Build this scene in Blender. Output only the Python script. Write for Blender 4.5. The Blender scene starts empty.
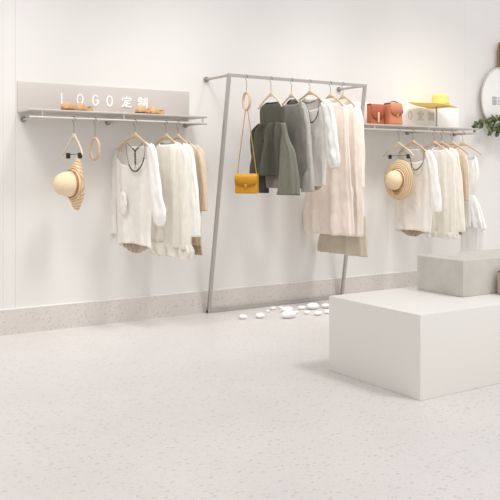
import bpy, bmesh, math, random
from mathutils import Vector, Matrix, noise
random.seed(7)
COL = bpy.context.scene.collection
PI = math.pi

# ------------------------------------------------------------------ camera model (also used to read real positions off the photo)
F, HZ, DC, HC = 780.0, 172.0, 5.8, 1.2
ANG = math.atan2(1200, 780); CA, SA = math.cos(ANG), math.sin(ANG)
def ray(u, v):
    r = (u-250)/F
    return Vector((CA+r*SA, SA-r*CA, (HZ-v)/F))
CAM = Vector((0, -DC, HC))
def onY(u, v, y=0.0):
    d = ray(u, v); return CAM + d*((y+DC)/d.y)
def onZ(u, v, z=0.0):
    d = ray(u, v); return CAM + d*((z-HC)/d.z)
def onPl(u, v, O, e):
    """point of the vertical plane through O containing horizontal direction e -> (offset along e, z)"""
    d = ray(u, v); n = Vector((e.y, -e.x, 0))
    k = (Vector((O.x, O.y, 0))-Vector((CAM.x, CAM.y, 0))).dot(n)/d.dot(n)
    p = CAM + d*k
    return (p-Vector((O.x, O.y, p.z))).dot(e), p.z
def proj(p):
    x, y = p.x, p.y+DC
    fw = x*CA+y*SA; r = x*SA-y*CA
    return 250+F*r/fw, HZ-F*(p.z-HC)/fw

# ------------------------------------------------------------------ materials
def mat(name, col, rough=.6, metal=0, noise_amt=0, noise_scale=8, bump=0, bump_scale=60, spec=.5, sheen=0, stretch=None, bdist=.01):
    m = bpy.data.materials.new(name); m.use_nodes = True
    nt = m.node_tree; b = nt.nodes['Principled BSDF']
    c = tuple((x/255)**2.2 for x in col)
    b.inputs['Base Color'].default_value = (*c, 1)
    b.inputs['Roughness'].default_value = rough
    b.inputs['Metallic'].default_value = metal
    b.inputs['Specular IOR Level'].default_value = spec
    if sheen: b.inputs['Sheen Weight'].default_value = sheen
    tc = nt.nodes.new('ShaderNodeTexCoord'); mp = nt.nodes.new('ShaderNodeMapping')
    nt.links.new(tc.outputs['Object'], mp.inputs[0])
    if stretch: mp.inputs['Scale'].default_value = stretch
    if noise_amt:
        n = nt.nodes.new('ShaderNodeTexNoise'); n.inputs['Scale'].default_value = noise_scale; n.inputs['Detail'].default_value = 6
        nt.links.new(mp.outputs[0], n.inputs[0])
        r = nt.nodes.new('ShaderNodeValToRGB')
        r.color_ramp.elements[0].position = .3; r.color_ramp.elements[1].position = .7
        r.color_ramp.elements[0].color = (*[x*(1-noise_amt) for x in c], 1)
        r.color_ramp.elements[1].color = (*[min(1, x*(1+noise_amt)) for x in c], 1)
        nt.links.new(n.outputs[0], r.inputs[0]); nt.links.new(r.outputs[0], b.inputs['Base Color'])
    if bump:
        n = nt.nodes.new('ShaderNodeTexNoise'); n.inputs['Scale'].default_value = bump_scale; n.inputs['Detail'].default_value = 4
        nt.links.new(mp.outputs[0], n.inputs[0])
        bp = nt.nodes.new('ShaderNodeBump'); bp.inputs['Strength'].default_value = bump; bp.inputs['Distance'].default_value = bdist
        nt.links.new(n.outputs[0], bp.inputs['Height']); nt.links.new(bp.outputs[0], b.inputs['Normal'])
    return m

def terrazzo(name, base, chips, scale, amt, rough=.35, cloud=.03):
    m = bpy.data.materials.new(name); m.use_nodes = True
    nt = m.node_tree; b = nt.nodes['Principled BSDF']; b.inputs['Roughness'].default_value = rough
    L = nt.links.new
    tc = nt.nodes.new('ShaderNodeTexCoord')
    nz = nt.nodes.new('ShaderNodeTexNoise'); nz.inputs['Scale'].default_value = 1.3; nz.inputs['Detail'].default_value = 5
    L(tc.outputs['Object'], nz.inputs[0])
    g = lambda c: tuple((x/255)**2.2 for x in c)
    r0 = nt.nodes.new('ShaderNodeValToRGB')
    c = g(base)
    r0.color_ramp.elements[0].position = .35; r0.color_ramp.elements[1].position = .65
    r0.color_ramp.elements[0].color = (*[x*(1-cloud) for x in c], 1); r0.color_ramp.elements[1].color = (*[min(1, x*(1+cloud)) for x in c], 1)
    L(nz.outputs[0], r0.inputs[0])
    last = r0.outputs[0]
    for i, (cc, sc, th) in enumerate(chips):
        vo = nt.nodes.new('ShaderNodeTexVoronoi'); vo.inputs['Scale'].default_value = scale*sc
        mp = nt.nodes.new('ShaderNodeMapping'); mp.inputs['Location'].default_value = (i*3.3, i*1.7, i*.9); mp.inputs['Rotation'].default_value = (0, 0, i*.7)
        mp.inputs['Scale'].default_value = (1, 1.6, 1)
        L(tc.outputs['Object'], mp.inputs[0])
        # warp so the chips are angular and irregular
        wn = nt.nodes.new('ShaderNodeTexNoise'); wn.inputs['Scale'].default_value = scale*1.5; L(mp.outputs[0], wn.inputs[0])
        mx = nt.nodes.new('ShaderNodeMix'); mx.data_type = 'VECTOR'; mx.inputs[0].default_value = .03
        L(mp.outputs[0], mx.inputs[4]); L(wn.outputs['Color'], mx.inputs[5]); L(mx.outputs[1], vo.inputs[0])
        rr = nt.nodes.new('ShaderNodeMath'); rr.operation = 'LESS_THAN'; rr.inputs[1].default_value = th
        L(vo.outputs['Distance'], rr.inputs[0])
        # only some cells carry a chip
        sp = nt.nodes.new('ShaderNodeSeparateColor'); L(vo.outputs['Color'], sp.inputs[0])
        r2 = nt.nodes.new('ShaderNodeMath'); r2.operation = 'LESS_THAN'; r2.inputs[1].default_value = .5; L(sp.outputs[0], r2.inputs[0])
        mu = nt.nodes.new('ShaderNodeMath'); mu.operation = 'MULTIPLY'; L(rr.outputs[0], mu.inputs[0]); L(r2.outputs[0], mu.inputs[1])
        m3 = nt.nodes.new('ShaderNodeMath'); m3.operation = 'MULTIPLY'; m3.inputs[1].default_value = amt; L(mu.outputs[0], m3.inputs[0])
        mc = nt.nodes.new('ShaderNodeMix'); mc.data_type = 'RGBA'
        L(m3.outputs[0], mc.inputs[0]); L(last, mc.inputs[6]); mc.inputs[7].default_value = (*g(cc), 1)
        last = mc.outputs[2]
    L(last, b.inputs['Base Color'])
    return m

def woven(name, col, col2, scale=90, bands='RINGS', bump=.4):
    m = mat(name, col, .8)
    nt = m.node_tree; b = nt.nodes['Principled BSDF']; L = nt.links.new
    tc = nt.nodes['Texture Coordinate']
    w = nt.nodes.new('ShaderNodeTexWave'); w.wave_type = bands
    if bands == 'RINGS': w.rings_direction = 'Z'
    w.inputs['Scale'].default_value = scale; w.inputs['Distortion'].default_value = 1.2; w.inputs['Detail'].default_value = 2
    L(tc.outputs['Object'], w.inputs[0])
    r = nt.nodes.new('ShaderNodeValToRGB')
    r.color_ramp.elements[0].color = (*[(x/255)**2.2 for x in col2], 1); r.color_ramp.elements[1].color = (*[(x/255)**2.2 for x in col], 1)
    r.color_ramp.elements[0].position = .1; r.color_ramp.elements[1].position = .6
    L(w.outputs[0], r.inputs[0]); L(r.outputs[0], b.inputs['Base Color'])
    bp = nt.nodes.new('ShaderNodeBump'); bp.inputs['Strength'].default_value = bump; bp.inputs['Distance'].default_value = .004
    L(w.outputs[0], bp.inputs['Height']); L(bp.outputs[0], b.inputs['Normal'])
    return m

def fabric(name, col, rough=.85, rib=0, sheer=0, nz=.03):
    m = mat(name, col, rough, noise_amt=nz, noise_scale=30, bump=.55, bump_scale=13, spec=.2, sheen=.15, stretch=(1, 1, .55), bdist=.022)
    nt = m.node_tree; b = nt.nodes['Principled BSDF']; L = nt.links.new
    if rib:
        tc = nt.nodes['Texture Coordinate']
        w = nt.nodes.new('ShaderNodeTexWave'); w.bands_direction = 'Y'; w.inputs['Scale'].default_value = rib; w.inputs['Distortion'].default_value = 2.5
        w.inputs['Detail'].default_value = 3
        L(tc.outputs['Object'], w.inputs[0])
        bp = nt.nodes.new('ShaderNodeBump'); bp.inputs['Strength'].default_value = .28; bp.inputs['Distance'].default_value = .006
        L(w.outputs[0], bp.inputs['Height']); L(bp.outputs[0], b.inputs['Normal'])
    if sheer:
        b.inputs['Alpha'].default_value = sheer
    return m

M = dict(
    wall=mat('wall_paint', (233, 230, 226), .42, noise_amt=.012, noise_scale=1.5, bump=.02, bump_scale=40),
    floor=terrazzo('floor_terrazzo', (223, 218, 215), [((200, 192, 186), 1.0, .26), ((208, 204, 202), 1.7, .28), ((212, 200, 192), 2.6, .30)], 26, .8),
    skirt=terrazzo('skirting_terrazzo', (218, 211, 205), [((182, 174, 168), 1.0, .32), ((224, 220, 216), 1.7, .3), ((186, 176, 166), 2.6, .3)], 40, .5, .5, .05),
    bead=mat('skirting_bead', (240, 238, 234), .4),
    steel=mat('brushed_steel', (205, 198, 192), .38, .55, noise_amt=.05, noise_scale=20, stretch=(1, 1, 12)),
    panel=mat('satin_metal_panel', (214, 206, 200), .45, .35, noise_amt=.02, noise_scale=3),
    panelrefl=mat('panel_painted_reflection', (250, 247, 243), .45, noise_amt=.01, noise_scale=3),  # paler copy of the metal panel, bright reflection put into its colour
    racksteel=mat('rack_steel', (182, 177, 172), .38, .5, noise_amt=.04, noise_scale=20, stretch=(1, 1, 12)),
    disc=mat('disc_steel', (160, 154, 148), .4, .5),
    strawp=mat('smooth_straw', (240, 218, 182), .8, noise_amt=.04, noise_scale=50, bump=.2, bump_scale=150),
    letter=mat('white_letter', (252, 250, 248), .4),
    letterp=mat('pale_grey_letter', (216, 213, 210), .5),
    letterg=mat('grey_letter', (190, 190, 192), .5),
    hook=mat('hook_steel', (140, 134, 128), .3, .8),
    wood=mat('hanger_wood', (212, 184, 152), .5, noise_amt=.1, noise_scale=14, stretch=(4, 1, 4)),
    woodp=mat('pale_wood', (222, 204, 178), .5, noise_amt=.06, noise_scale=14),
    black=mat('black_clip', (40, 34, 30), .4),
    plinth=mat('plinth_paint', (240, 237, 231), .45, noise_amt=.01, noise_scale=2),
    concrete=mat('plinth_concrete', (210, 206, 198), .7, noise_amt=.08, noise_scale=9, bump=.15, bump_scale=50),
    straw=woven('natural_straw', (234, 210, 174), (206, 172, 130), 17),
    yellow=mat('yellow_straw', (246, 214, 128), .75, noise_amt=.04, noise_scale=60, bump=.25, bump_scale=140),
    ribbon=mat('hat_ribbon', (212, 164, 70), .6),
    ribbonb=mat('brown_ribbon', (176, 116, 74), .6),
    mustard=mat('mustard_leather', (206, 148, 36), .38, bump=.1, bump_scale=160),
    mustardd=mat('mustard_leather_edge', (168, 114, 22), .45),
    gold=mat('gold', (224, 184, 104), .3, .9),
    rust=mat('rust_leather', (178, 98, 70), .42, noise_amt=.08, noise_scale=20, bump=.1, bump_scale=120),
    tan=mat('tan_leather', (204, 130, 98), .42, noise_amt=.05, noise_scale=20, bump=.1, bump_scale=120),
    edge=mat('dark_leather_edge', (132, 70, 48), .5),
    taupe=mat('taupe_leather', (196, 176, 166), .5, bump=.1, bump_scale=120),
    brown=mat('dark_brown_leather', (92, 62, 46), .5),
    strapb=mat('brown_strap', (184, 146, 124), .55, noise_amt=.08, noise_scale=20),
    shoe=mat('shoe_suede', (206, 164, 120), .7, noise_amt=.08, noise_scale=40),
    sole=mat('shoe_sole', (104, 66, 42), .6),
    lining=mat('shoe_lining', (214, 186, 150), .7),
    white=fabric('white_cotton', (251, 248, 243)),
    white2=fabric('warm_white_jersey', (244, 239, 231)),
    sheer=fabric('white_sheer', (254, 253, 250), sheer=.93),
    sheerd=fabric('white_chiffon', (254, 253, 250), sheer=.38),
    cream=fabric('cream_linen', (246, 241, 231), rib=9),
    cream2=fabric('cream_gauze', (247, 242, 231)),
    trim=fabric('patterned_trim', (172, 154, 132), nz=.5),
    tanknit=fabric('tan_knit', (222, 202, 177), rib=14),
    tand=fabric('tan_lining', (176, 152, 124)),
    olive=fabric('dark_olive', (86, 86, 75)),
    olive2=fabric('olive_layer', (84, 84, 72)),
    sage=fabric('sage_grey', (124, 125, 112)),
    char=fabric('charcoal', (66, 64, 60)),
    stone=fabric('stone_grey', (136, 132, 124)),
    stonel=fabric('stone_grey_light', (184, 182, 174)),
    pgrey=fabric('pale_grey', (230, 227, 221)),
    pwhite=fabric('pale_mint_white', (246, 246, 241)),
    blush=fabric('blush_cotton', (250, 236, 225)),
    blushd=fabric('blush_shade', (230, 206, 188)),
    ivory=fabric('ivory_pink', (252, 243, 235)),
    ivoryw=fabric('ivory_white', (248, 243, 234)),
    khaki=fabric('khaki_silk', (208, 198, 178)),
    bead1=mat('brown_bead', (88, 74, 66), .4),
    leaf=mat('leaf_green', (118, 128, 86), .55, noise_amt=.3, noise_scale=16),
    leafd=mat('leaf_dark', (84, 90, 62), .55, noise_amt=.3, noise_scale=16),
    stem=mat('stem_brown', (100, 88, 62), .7),
    pebble=mat('white_pebble', (250, 248, 246), .6, noise_amt=.02, noise_scale=20),
    acryl=mat('white_acrylic', (246, 244, 240), .3),
    hoop=mat('hoop_metal', (206, 203, 196), .4, .3),
)

# ------------------------------------------------------------------ object helpers
def finish(bm, smooth=True):
    bmesh.ops.recalc_face_normals(bm, faces=bm.faces[:])
    if smooth:
        for f in bm.faces: f.smooth = True
def obj(name, bm, m, parent=None, smooth=True, kind=None, solid=0, label=None, sub=0, auto=None, recalc=True):
    if recalc: bmesh.ops.recalc_face_normals(bm, faces=bm.faces[:])
    if smooth:
        for f in bm.faces: f.smooth = True
    me = bpy.data.meshes.new(name)
    base = Vector((0, 0, 0))
    if parent is not None:
        base = world_loc(parent)
    bmesh.ops.translate(bm, verts=bm.verts[:], vec=-base)
    bm.to_mesh(me); bm.free()
    o = bpy.data.objects.new(name, me); COL.objects.link(o)
    if isinstance(m, (list, tuple)):
        for x in m: me.materials.append(x)
    else: me.materials.append(m)
    if parent is not None: o.parent = parent
    if kind: o['kind'] = kind
    if label: o['label'] = label
    if solid:
        md = o.modifiers.new('thickness', 'SOLIDIFY'); md.thickness = solid; md.offset = 0
    if sub:
        md = o.modifiers.new('subdivide', 'SUBSURF'); md.levels = sub; md.render_levels = sub
    if auto is not None:
        for f in me.polygons: f.use_smooth = True
        me.set_sharp_from_angle(angle=math.radians(auto))
    return o
def world_loc(o):
    p = Vector((0, 0, 0))
    while o is not None:
        p += o.location; o = o.parent
    return p
def thing(name, label, cat, loc=(0, 0, 0), group=None):
    o = bpy.data.objects.new(name, None); COL.objects.link(o)
    o.empty_display_size = .05
    o.location = loc; o['label'] = label; o['category'] = cat
    if group: o['group'] = group
    return o
def tag(o, label, cat, group=None):
    o['label'] = label; o['category'] = cat
    if group: o['group'] = group
    return o

def box(bm, a, b, bev=0, rot=None, piv=None):
    a = Vector(a); b = Vector(b)
    r = bmesh.ops.create_cube(bm, size=1)
    vs = r['verts']; c = (a+b)/2; d = b-a
    for v in vs: v.co = Vector((v.co.x*abs(d.x), v.co.y*abs(d.y), v.co.z*abs(d.z)))+c
    if bev:
        es = list({e for v in vs for e in v.link_edges})
        r2 = bmesh.ops.bevel(bm, geom=es, offset=bev, segments=3, profile=.5, affect='EDGES')
        vs = list({v for f in r2['faces'] for v in f.verts}|{v for v in vs if v.is_valid})
    if rot is not None:
        bmesh.ops.rotate(bm, verts=vs, cent=Vector(piv), matrix=rot)
    return vs
def frames(pts):
    n = len(pts); T = []
    for i in range(n):
        a = pts[max(0, i-1)]; b = pts[min(n-1, i+1)]
        T.append((b-a).normalized())
    up = Vector((0, 0, 1)) if abs(T[0].z) < .9 else Vector((1, 0, 0))
    N = (up-T[0]*up.dot(T[0])).normalized(); out = []
    for t in T:
        N = (N-t*N.dot(t)).normalized(); out.append((t, N, t.cross(N)))
    return out
def tube(bm, pts, r, seg=10, cap=True, closed=False, r2=None, square=False, hint=None):
    pts = [Vector(p) for p in pts]; n = len(pts)
    if not isinstance(r, (list, tuple)): r = [r]*n
    if closed:
        fr = []
        for i in range(n):
            t = (pts[(i+1) % n]-pts[i-1]).normalized()
            h = Vector(hint) if hint else Vector((0, 0, 1))
            N = (h-t*h.dot(t)).normalized(); fr.append((t, N, t.cross(N)))
    else: fr = frames(pts)
    rings = []
    for i, p in enumerate(pts):
        t, N, B = fr[i]
        if hint and not closed:
            h = Vector(hint); N = (h-t*h.dot(t)).normalized(); B = t.cross(N)
        ring = []
        for k in range(seg):
            a = 2*PI*(k+(.5 if square else 0))/seg
            q = 1.4142 if square else 1
            rb = r2[i] if isinstance(r2, (list, tuple)) else (r2 if r2 is not None else r[i])
            ring.append(bm.verts.new(p+N*math.cos(a)*r[i]*q+B*math.sin(a)*rb*q))
        rings.append(ring)
    m = n if closed else n-1
    for i in range(m):
        A = rings[i]; Bq = rings[(i+1) % n]
        for k in range(seg):
            bm.faces.new((A[k], A[(k+1) % seg], Bq[(k+1) % seg], Bq[k]))
    if cap and not closed:
        bm.faces.new(rings[0][::-1]); bm.faces.new(rings[-1])
def disc(bm, c, axis, r, th, seg=24):
    a = Vector(axis).normalized()
    tube(bm, [Vector(c)-a*th/2, Vector(c)+a*th/2], r, seg)
def catmull(P, n=6):
    P = [Vector(p) for p in P]; out = []
    for i in range(len(P)-1):
        p0 = P[max(0, i-1)]; p1 = P[i]; p2 = P[i+1]; p3 = P[min(len(P)-1, i+2)]
        for k in range(n):
            t = k/n
            out.append(.5*((2*p1)+(p2-p0)*t+(2*p0-5*p1+4*p2-p3)*t*t+(3*p1-p0-3*p2+p3)*t**3))
    out.append(P[-1]); return out
def smooth_lookup(rows):
    """rows: sorted list of (key, a, b, ...) -> smooth interpolating function of key"""
    def f(x):
        if x <= rows[0][0]: return rows[0][1:]
        if x >= rows[-1][0]: return rows[-1][1:]
        for i in range(len(rows)-1):
            if rows[i][0] <= x <= rows[i+1][0]:
                t = (x-rows[i][0])/(rows[i+1][0]-rows[i][0]+1e-9)
                p0 = rows[max(0, i-1)]; p1 = rows[i]; p2 = rows[i+1]; p3 = rows[min(len(rows)-1, i+2)]
                h = p2[0]-p1[0]
                res = []
                for j in range(1, len(p1)):
                    m1 = (p2[j]-p0[j])/(p2[0]-p0[0]+1e-9)*h; m2 = (p3[j]-p1[j])/(p3[0]-p1[0]+1e-9)*h
                    res.append((2*t**3-3*t*t+1)*p1[j]+(t**3-2*t*t+t)*m1+(-2*t**3+3*t*t)*p2[j]+(t**3-t*t)*m2)
                return tuple(res)
    return f

# ------------------------------------------------------------------ the setting
bm = bmesh.new(); box(bm, (-3, -9.5, -.1), (15, .1, 0)); obj('floor', bm, M['floor'], smooth=False, kind='structure')
bm = bmesh.new()
xs = [-3, onY(3, 200).x, onY(15.5, 200).x, onY(465, 90).x, 8.6, 11, 15]
for a, b in zip(xs, xs[1:]):
    box(bm, (a+.0002, 0, 0), (b-.0002, .04, 3.3), .0022)
box(bm, (-3, .01, 0), (15, .12, 3.3))
obj('wall_back', bm, M['wall'], smooth=False, kind='structure')
bm = bmesh.new(); box(bm, (-3, -.016, 0), (15, 0, .182)); obj('baseboard_back', bm, M['skirt'], smooth=False, kind='structure')
bm = bmesh.new(); box(bm, (-3, -.018, .182), (15, 0, .192), .002); obj('trim_1', bm, M['bead'], smooth=False, kind='structure')

# ------------------------------------------------------------------ lettering (strokes in a unit cell, x 0..1, z 0..1)
def arcs(cx, cz, rx, rz, a0, a1, n=14): return [(cx+rx*math.cos(math.radians(a0+(a1-a0)*i/n)), cz+rz*math.sin(math.radians(a0+(a1-a0)*i/n))) for i in range(n+1)]
GL = {
 'L': [[(.25, 1), (.25, .03), (.8, .03)]],
 'O': [arcs(.5, .5, .32, .48, 0, 360, 20)],
 'G': [arcs(.52, .5, .33, .48, 50, 330, 18)+[(.84, .26), (.84, .48), (.56, .48)]],
 'ding': [[(.5, 1), (.5, .88)], [(.08, .68), (.08, .84), (.92, .84), (.92, .68)], [(.22, .62), (.78, .62)], [(.5, .62), (.5, .1)], [(.5, .36), (.8, .36)],
          [(.3, .46), (.24, .2), (.06, .0)], [(.25, .22), (.45, .06), (.95, .03)]],
 'zhi': [[(.2, .95), (.08, .74)], [(.14, .82), (.58, .82)], [(.04, .62), (.62, .62)], [(.34, 1), (.34, 0)], [(.12, .14), (.12, .42), (.56, .42), (.56, .16), (.5, .14)],
         [(.74, .88), (.74, .26)], [(.94, .98), (.94, .04), (.84, .08)]],
 'E': [[(.85, .96), (.2, .96), (.2, .04), (.85, .04)], [(.2, .5), (.78, .5)]],
 'qu': [[(.1, 0), (.1, 1), (.9, 1), (.9, 0), (.1, 0)], [(.36, 0), (.36, 1)], [(.63, 0), (.63, 1)], [(.1, .5), (.9, .5)]],
}
def glyph(bm, g, o, w, h, th=.005, st=.011, xd=Vector((1, 0, 0))):
    yd = Vector((xd.y, -xd.x, 0))       # towards the viewer side (-Y when xd=+X)
    for si, stroke in enumerate(GL[g]):
        P = [Vector(o)+xd*(x*w)+Vector((0, 0, z*h)) for x, z in stroke]
        closed = (P[0]-P[-1]).length < 1e-4
        if closed: P = P[:-1]
        m = len(P); tk = th+.0005*si; rings = []
        for i, p in enumerate(P):
            a = P[i-1] if (i > 0 or closed) else p; b = P[(i+1) % m] if (i < m-1 or closed) else p
            t1 = (p-a).normalized() if (p-a).length > 1e-6 else (b-p).normalized()
            t2 = (b-p).normalized() if (b-p).length > 1e-6 else t1
            n1, n2 = t1.cross(yd), t2.cross(yd); nm = (n1+n2)
            nm = nm/max(.5, nm.length_squared/2) if nm.length > .2 else n1
            off = nm*st/2
            q = p
            if not closed and i == 0: q = p-t2*st*.4
            if not closed and i == m-1: q = p+t1*st*.4
            rings.append([bm.verts.new(q-off), bm.verts.new(q+off), bm.verts.new(q+off+yd*tk), bm.verts.new(q-off+yd*tk)])
        for i in range(m if closed else m-1):
            A, B = rings[i], rings[(i+1) % m]
            for k in range(4): bm.faces.new((A[k], A[(k+1) % 4], B[(k+1) % 4], B[k]))
        if not closed: bm.faces.new(rings[0]); bm.faces.new(rings[-1])

# ------------------------------------------------------------------ wall shelves
def wall_shelf(x0, x1, xr, label, letters, lz, posts, mounts, yf=-.30, zr=1.592, lh=.08, pm='panel', lm='letter'):
    t = thing('wall_shelf', label, 'shelf', (x0, 0, 1.58), 'metal wall shelves with hanging rails')
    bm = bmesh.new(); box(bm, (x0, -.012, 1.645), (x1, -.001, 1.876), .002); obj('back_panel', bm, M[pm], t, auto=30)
    bm = bmesh.new(); box(bm, (x0, yf-.01, 1.638), (xr, -.013, 1.652), .003); obj('shelf_board', bm, M['steel'], t, auto=30)
    bm = bmesh.new(); tube(bm, [(x0+.0, yf, zr), (xr, yf, zr)], .0095, 12); obj('hanging_rail', bm, M['steel'], t, auto=40)
    for x in posts:
        bm = bmesh.new(); tube(bm, [(x, yf, zr), (x, yf, 1.638)], .007, 10); obj('rail_post', bm, M['steel'], t, auto=40)
    for x in mounts:
        xx = min(x, xr-.008)
        bm = bmesh.new(); tube(bm, [(xx, yf, zr), (xx, -.012, zr)], .009, 12); a = obj('wall_arm', bm, M['steel'], t, auto=40)
        bm = bmesh.new(); disc(bm, (xx, -.008, zr), (0, 1, 0), .021, .014); obj('mounting_disc', bm, M['disc'], a, auto=40)
    for g, cx in letters:
        nm = {'L': 'letter', 'O': 'letter', 'G': 'letter'}.get(g, 'character')
        bm = bmesh.new(); w = .07 if nm == 'letter' else .085
        glyph(bm, g, (cx-w/2, -.012, lz), w, lh); obj(nm, bm, M[lm], t, smooth=False)
    return t
wall_shelf(1.706, 3.15, 3.155, 'lettered metal wall shelf carrying four tan flat shoes, clothes hanging from its rail',
           [('L', 2.06), ('O', 2.19), ('G', 2.315), ('O', 2.435), ('ding', 2.58), ('zhi', 2.72)], 1.722, [1.80, 2.43, 3.12], [1.752, 2.423, 3.12])
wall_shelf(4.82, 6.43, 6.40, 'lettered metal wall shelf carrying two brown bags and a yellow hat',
           [('L', 5.26), ('O', 5.41), ('G', 5.56), ('O', 5.71), ('ding', 5.865), ('zhi', 6.01)], 1.735, [4.97, 5.68, 6.37], [4.95, 5.681, 6.37], zr=1.6, lh=.088, pm='panelrefl', lm='letterp')

# ------------------------------------------------------------------ standing rack
RX0, RX1, RY, RZ = 3.32, 4.78, -.38, 1.99
rack = thing('clothes_rack', 'tall grey metal frame clothes rack standing between the two wall shelves', 'clothes rack', (3.32, -.04, 0))
bm = bmesh.new(); tube(bm, [(RX0-.013, RY, RZ), (RX1+.013, RY, RZ)], .012, 4, square=True, hint=(0, 0, 1)); obj('top_rail', bm, M['racksteel'], rack, smooth=False)
for x in (RX0, RX1):
    bm = bmesh.new(); tube(bm, [(x, -.045, .0), (x, RY, RZ)], .013, 4, square=True, hint=(1, 0, 0)); obj('side_post', bm, M['racksteel'], rack, smooth=False)
    bm = bmesh.new(); tube(bm, [(x, RY, RZ), (x, -.012, RZ)], .011, 14); a = obj('wall_arm', bm, M['racksteel'], rack, auto=40)
    bm = bmesh.new(); disc(bm, (x, -.008, RZ), (0, 1, 0), .024, .014); obj('mounting_disc', bm, M['disc'], a, auto=40)
bm = bmesh.new(); box(bm, (RX0-.013, -.06, .0), (RX1+.013, -.03, .026), .002); obj('base_rail', bm, M['racksteel'], rack, auto=30)

# ------------------------------------------------------------------ plinths
bm = bmesh.new(); box(bm, (2.975, -2.86, 0), (4.75, -2.10, .45), .003)
tag(obj('display_plinth', bm, M['plinth'], auto=30), 'large low white box plinth standing on the terrazzo floor', 'plinth')
bm = bmesh.new(); box(bm, (3.61, -2.585, .451), (4.6, -2.205, .668), .003)
tag(obj('display_plinth', bm, M['concrete'], auto=30), 'smaller grey stone-look block standing on top of the white plinth', 'plinth')

# ------------------------------------------------------------------ hangers and garments
def dirs(phi):
    a = math.radians(phi)
    e = Vector((math.sin(a), -math.cos(a), 0)); n = Vector((-math.cos(a), -math.sin(a), 0))
    return e, n
def gpx(O, c, z, e, n):
    """pixels per metre along e and along n at that point"""
    p = Vector((O.x, O.y, z))+e*c
    u0 = proj(p)[0]
    return abs(proj(p+e*.01)[0]-u0)*100, abs(proj(p+n*.01)[0]-u0)*100

def hook_bm(O, e, zt, r=.0165, rw=.0022):
    """O on the rail axis; wood top at zt"""
    bm = bmesh.new(); pts = []
    for k in range(0, 13):
        a = math.radians(-50+ (230)*k/12)
        pts.append(O+e*(math.cos(a)*r)+Vector((0, 0, math.sin(a)*r-.003)))
    pts = pts + [O-e*(r*.85)+Vector((0, 0, -.022)), O-e*(r*.1)+Vector((0, 0, -.042)), Vector((O.x, O.y, zt+.01)), Vector((O.x, O.y, zt-.006))]
    tube(bm, catmull(pts, 3), rw, 8); return bm

HG = {'L': 'wooden hangers on the left wall rail', 'M': 'wooden hangers on the tall rack', 'R': 'wooden hangers on the right wall rail'}
def hanger(O, phi, drop, half, adrop, label, zone, clips=False, wood='wood', cl=None, hang=.02):
    e, n = dirs(phi)
    zt = O.z-drop
    t = thing('coat_hanger', label, 'hanger', (O.x, O.y, zt-adrop), HG[zone])
    bm = bmesh.new()
    Z = Vector((0, 0, 1)); c = Vector((O.x, O.y, zt))
    prof = [(-1, -1.0), (-.86, -.80), (-.6, -.50), (-.3, -.22), (-.12, -.08), (0, -.02), (.12, -.08), (.3, -.22), (.6, -.50), (.86, -.80), (1, -1.0)]
    P = catmull([c+e*(s*half)+Z*(q*adrop-.012)+n*(.012*abs(s)**2) for s, q in prof], 4)
    m = len(P)-1
    rr = [.0075+.004*(1-abs(2*i/m-1))+.012*max(0, 1-abs(2*i/m-1)*3)**1.2 for i in range(m+1)]
    tube(bm, P, rr, 10, r2=[.0065]*(m+1), hint=(0, 0, 1))
    obj('hanger_body', bm, M[wood], t)
    obj('hook', hook_bm(O, e, zt), M['hook'], t)
    if clips:
        zb = zt-adrop-.008
        bm = bmesh.new(); tube(bm, [c+e*(-half*.82)+Z*(zb-zt), c+e*(half*.82)+Z*(zb-zt)], .003, 8); obj('clip_bar', bm, M['hook'], t)
        for s in (-1, 1):
            q = c+e*(s*half*.6)+Z*(zb-zt)
            bm = bmesh.new()
            vs = box(bm, (-.014, -.011, -.03), (.014, .011, .012), .003)
            R = Matrix(((e.x, n.x, 0), (e.y, n.y, 0), (0, 0, 1)))
            for v in bm.verts: v.co = R@v.co+q
            obj('clip', bm, M['black'], t)
    return t

def ring_hanger(O, phi, zc, rw, rh, label, zone, clip=None):
    e, n = dirs(phi); Z = Vector((0, 0, 1))
    t = thing('ring_hanger', label, 'hanger', (O.x, O.y, zc-rh), 'wooden ring hangers')
    bm = bmesh.new(); c = Vector((O.x, O.y, zc))
    tube(bm, [c+e*(math.cos(a)*rw)+Z*(math.sin(a)*rh) for a in [2*PI*i/40 for i in range(40)]], .0105, 10, closed=True, hint=n)
    obj('ring', bm, M['wood'], t)
    obj('hook', hook_bm(O, e, zc+rh+.008), M['hook'], t)
    return t

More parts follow.
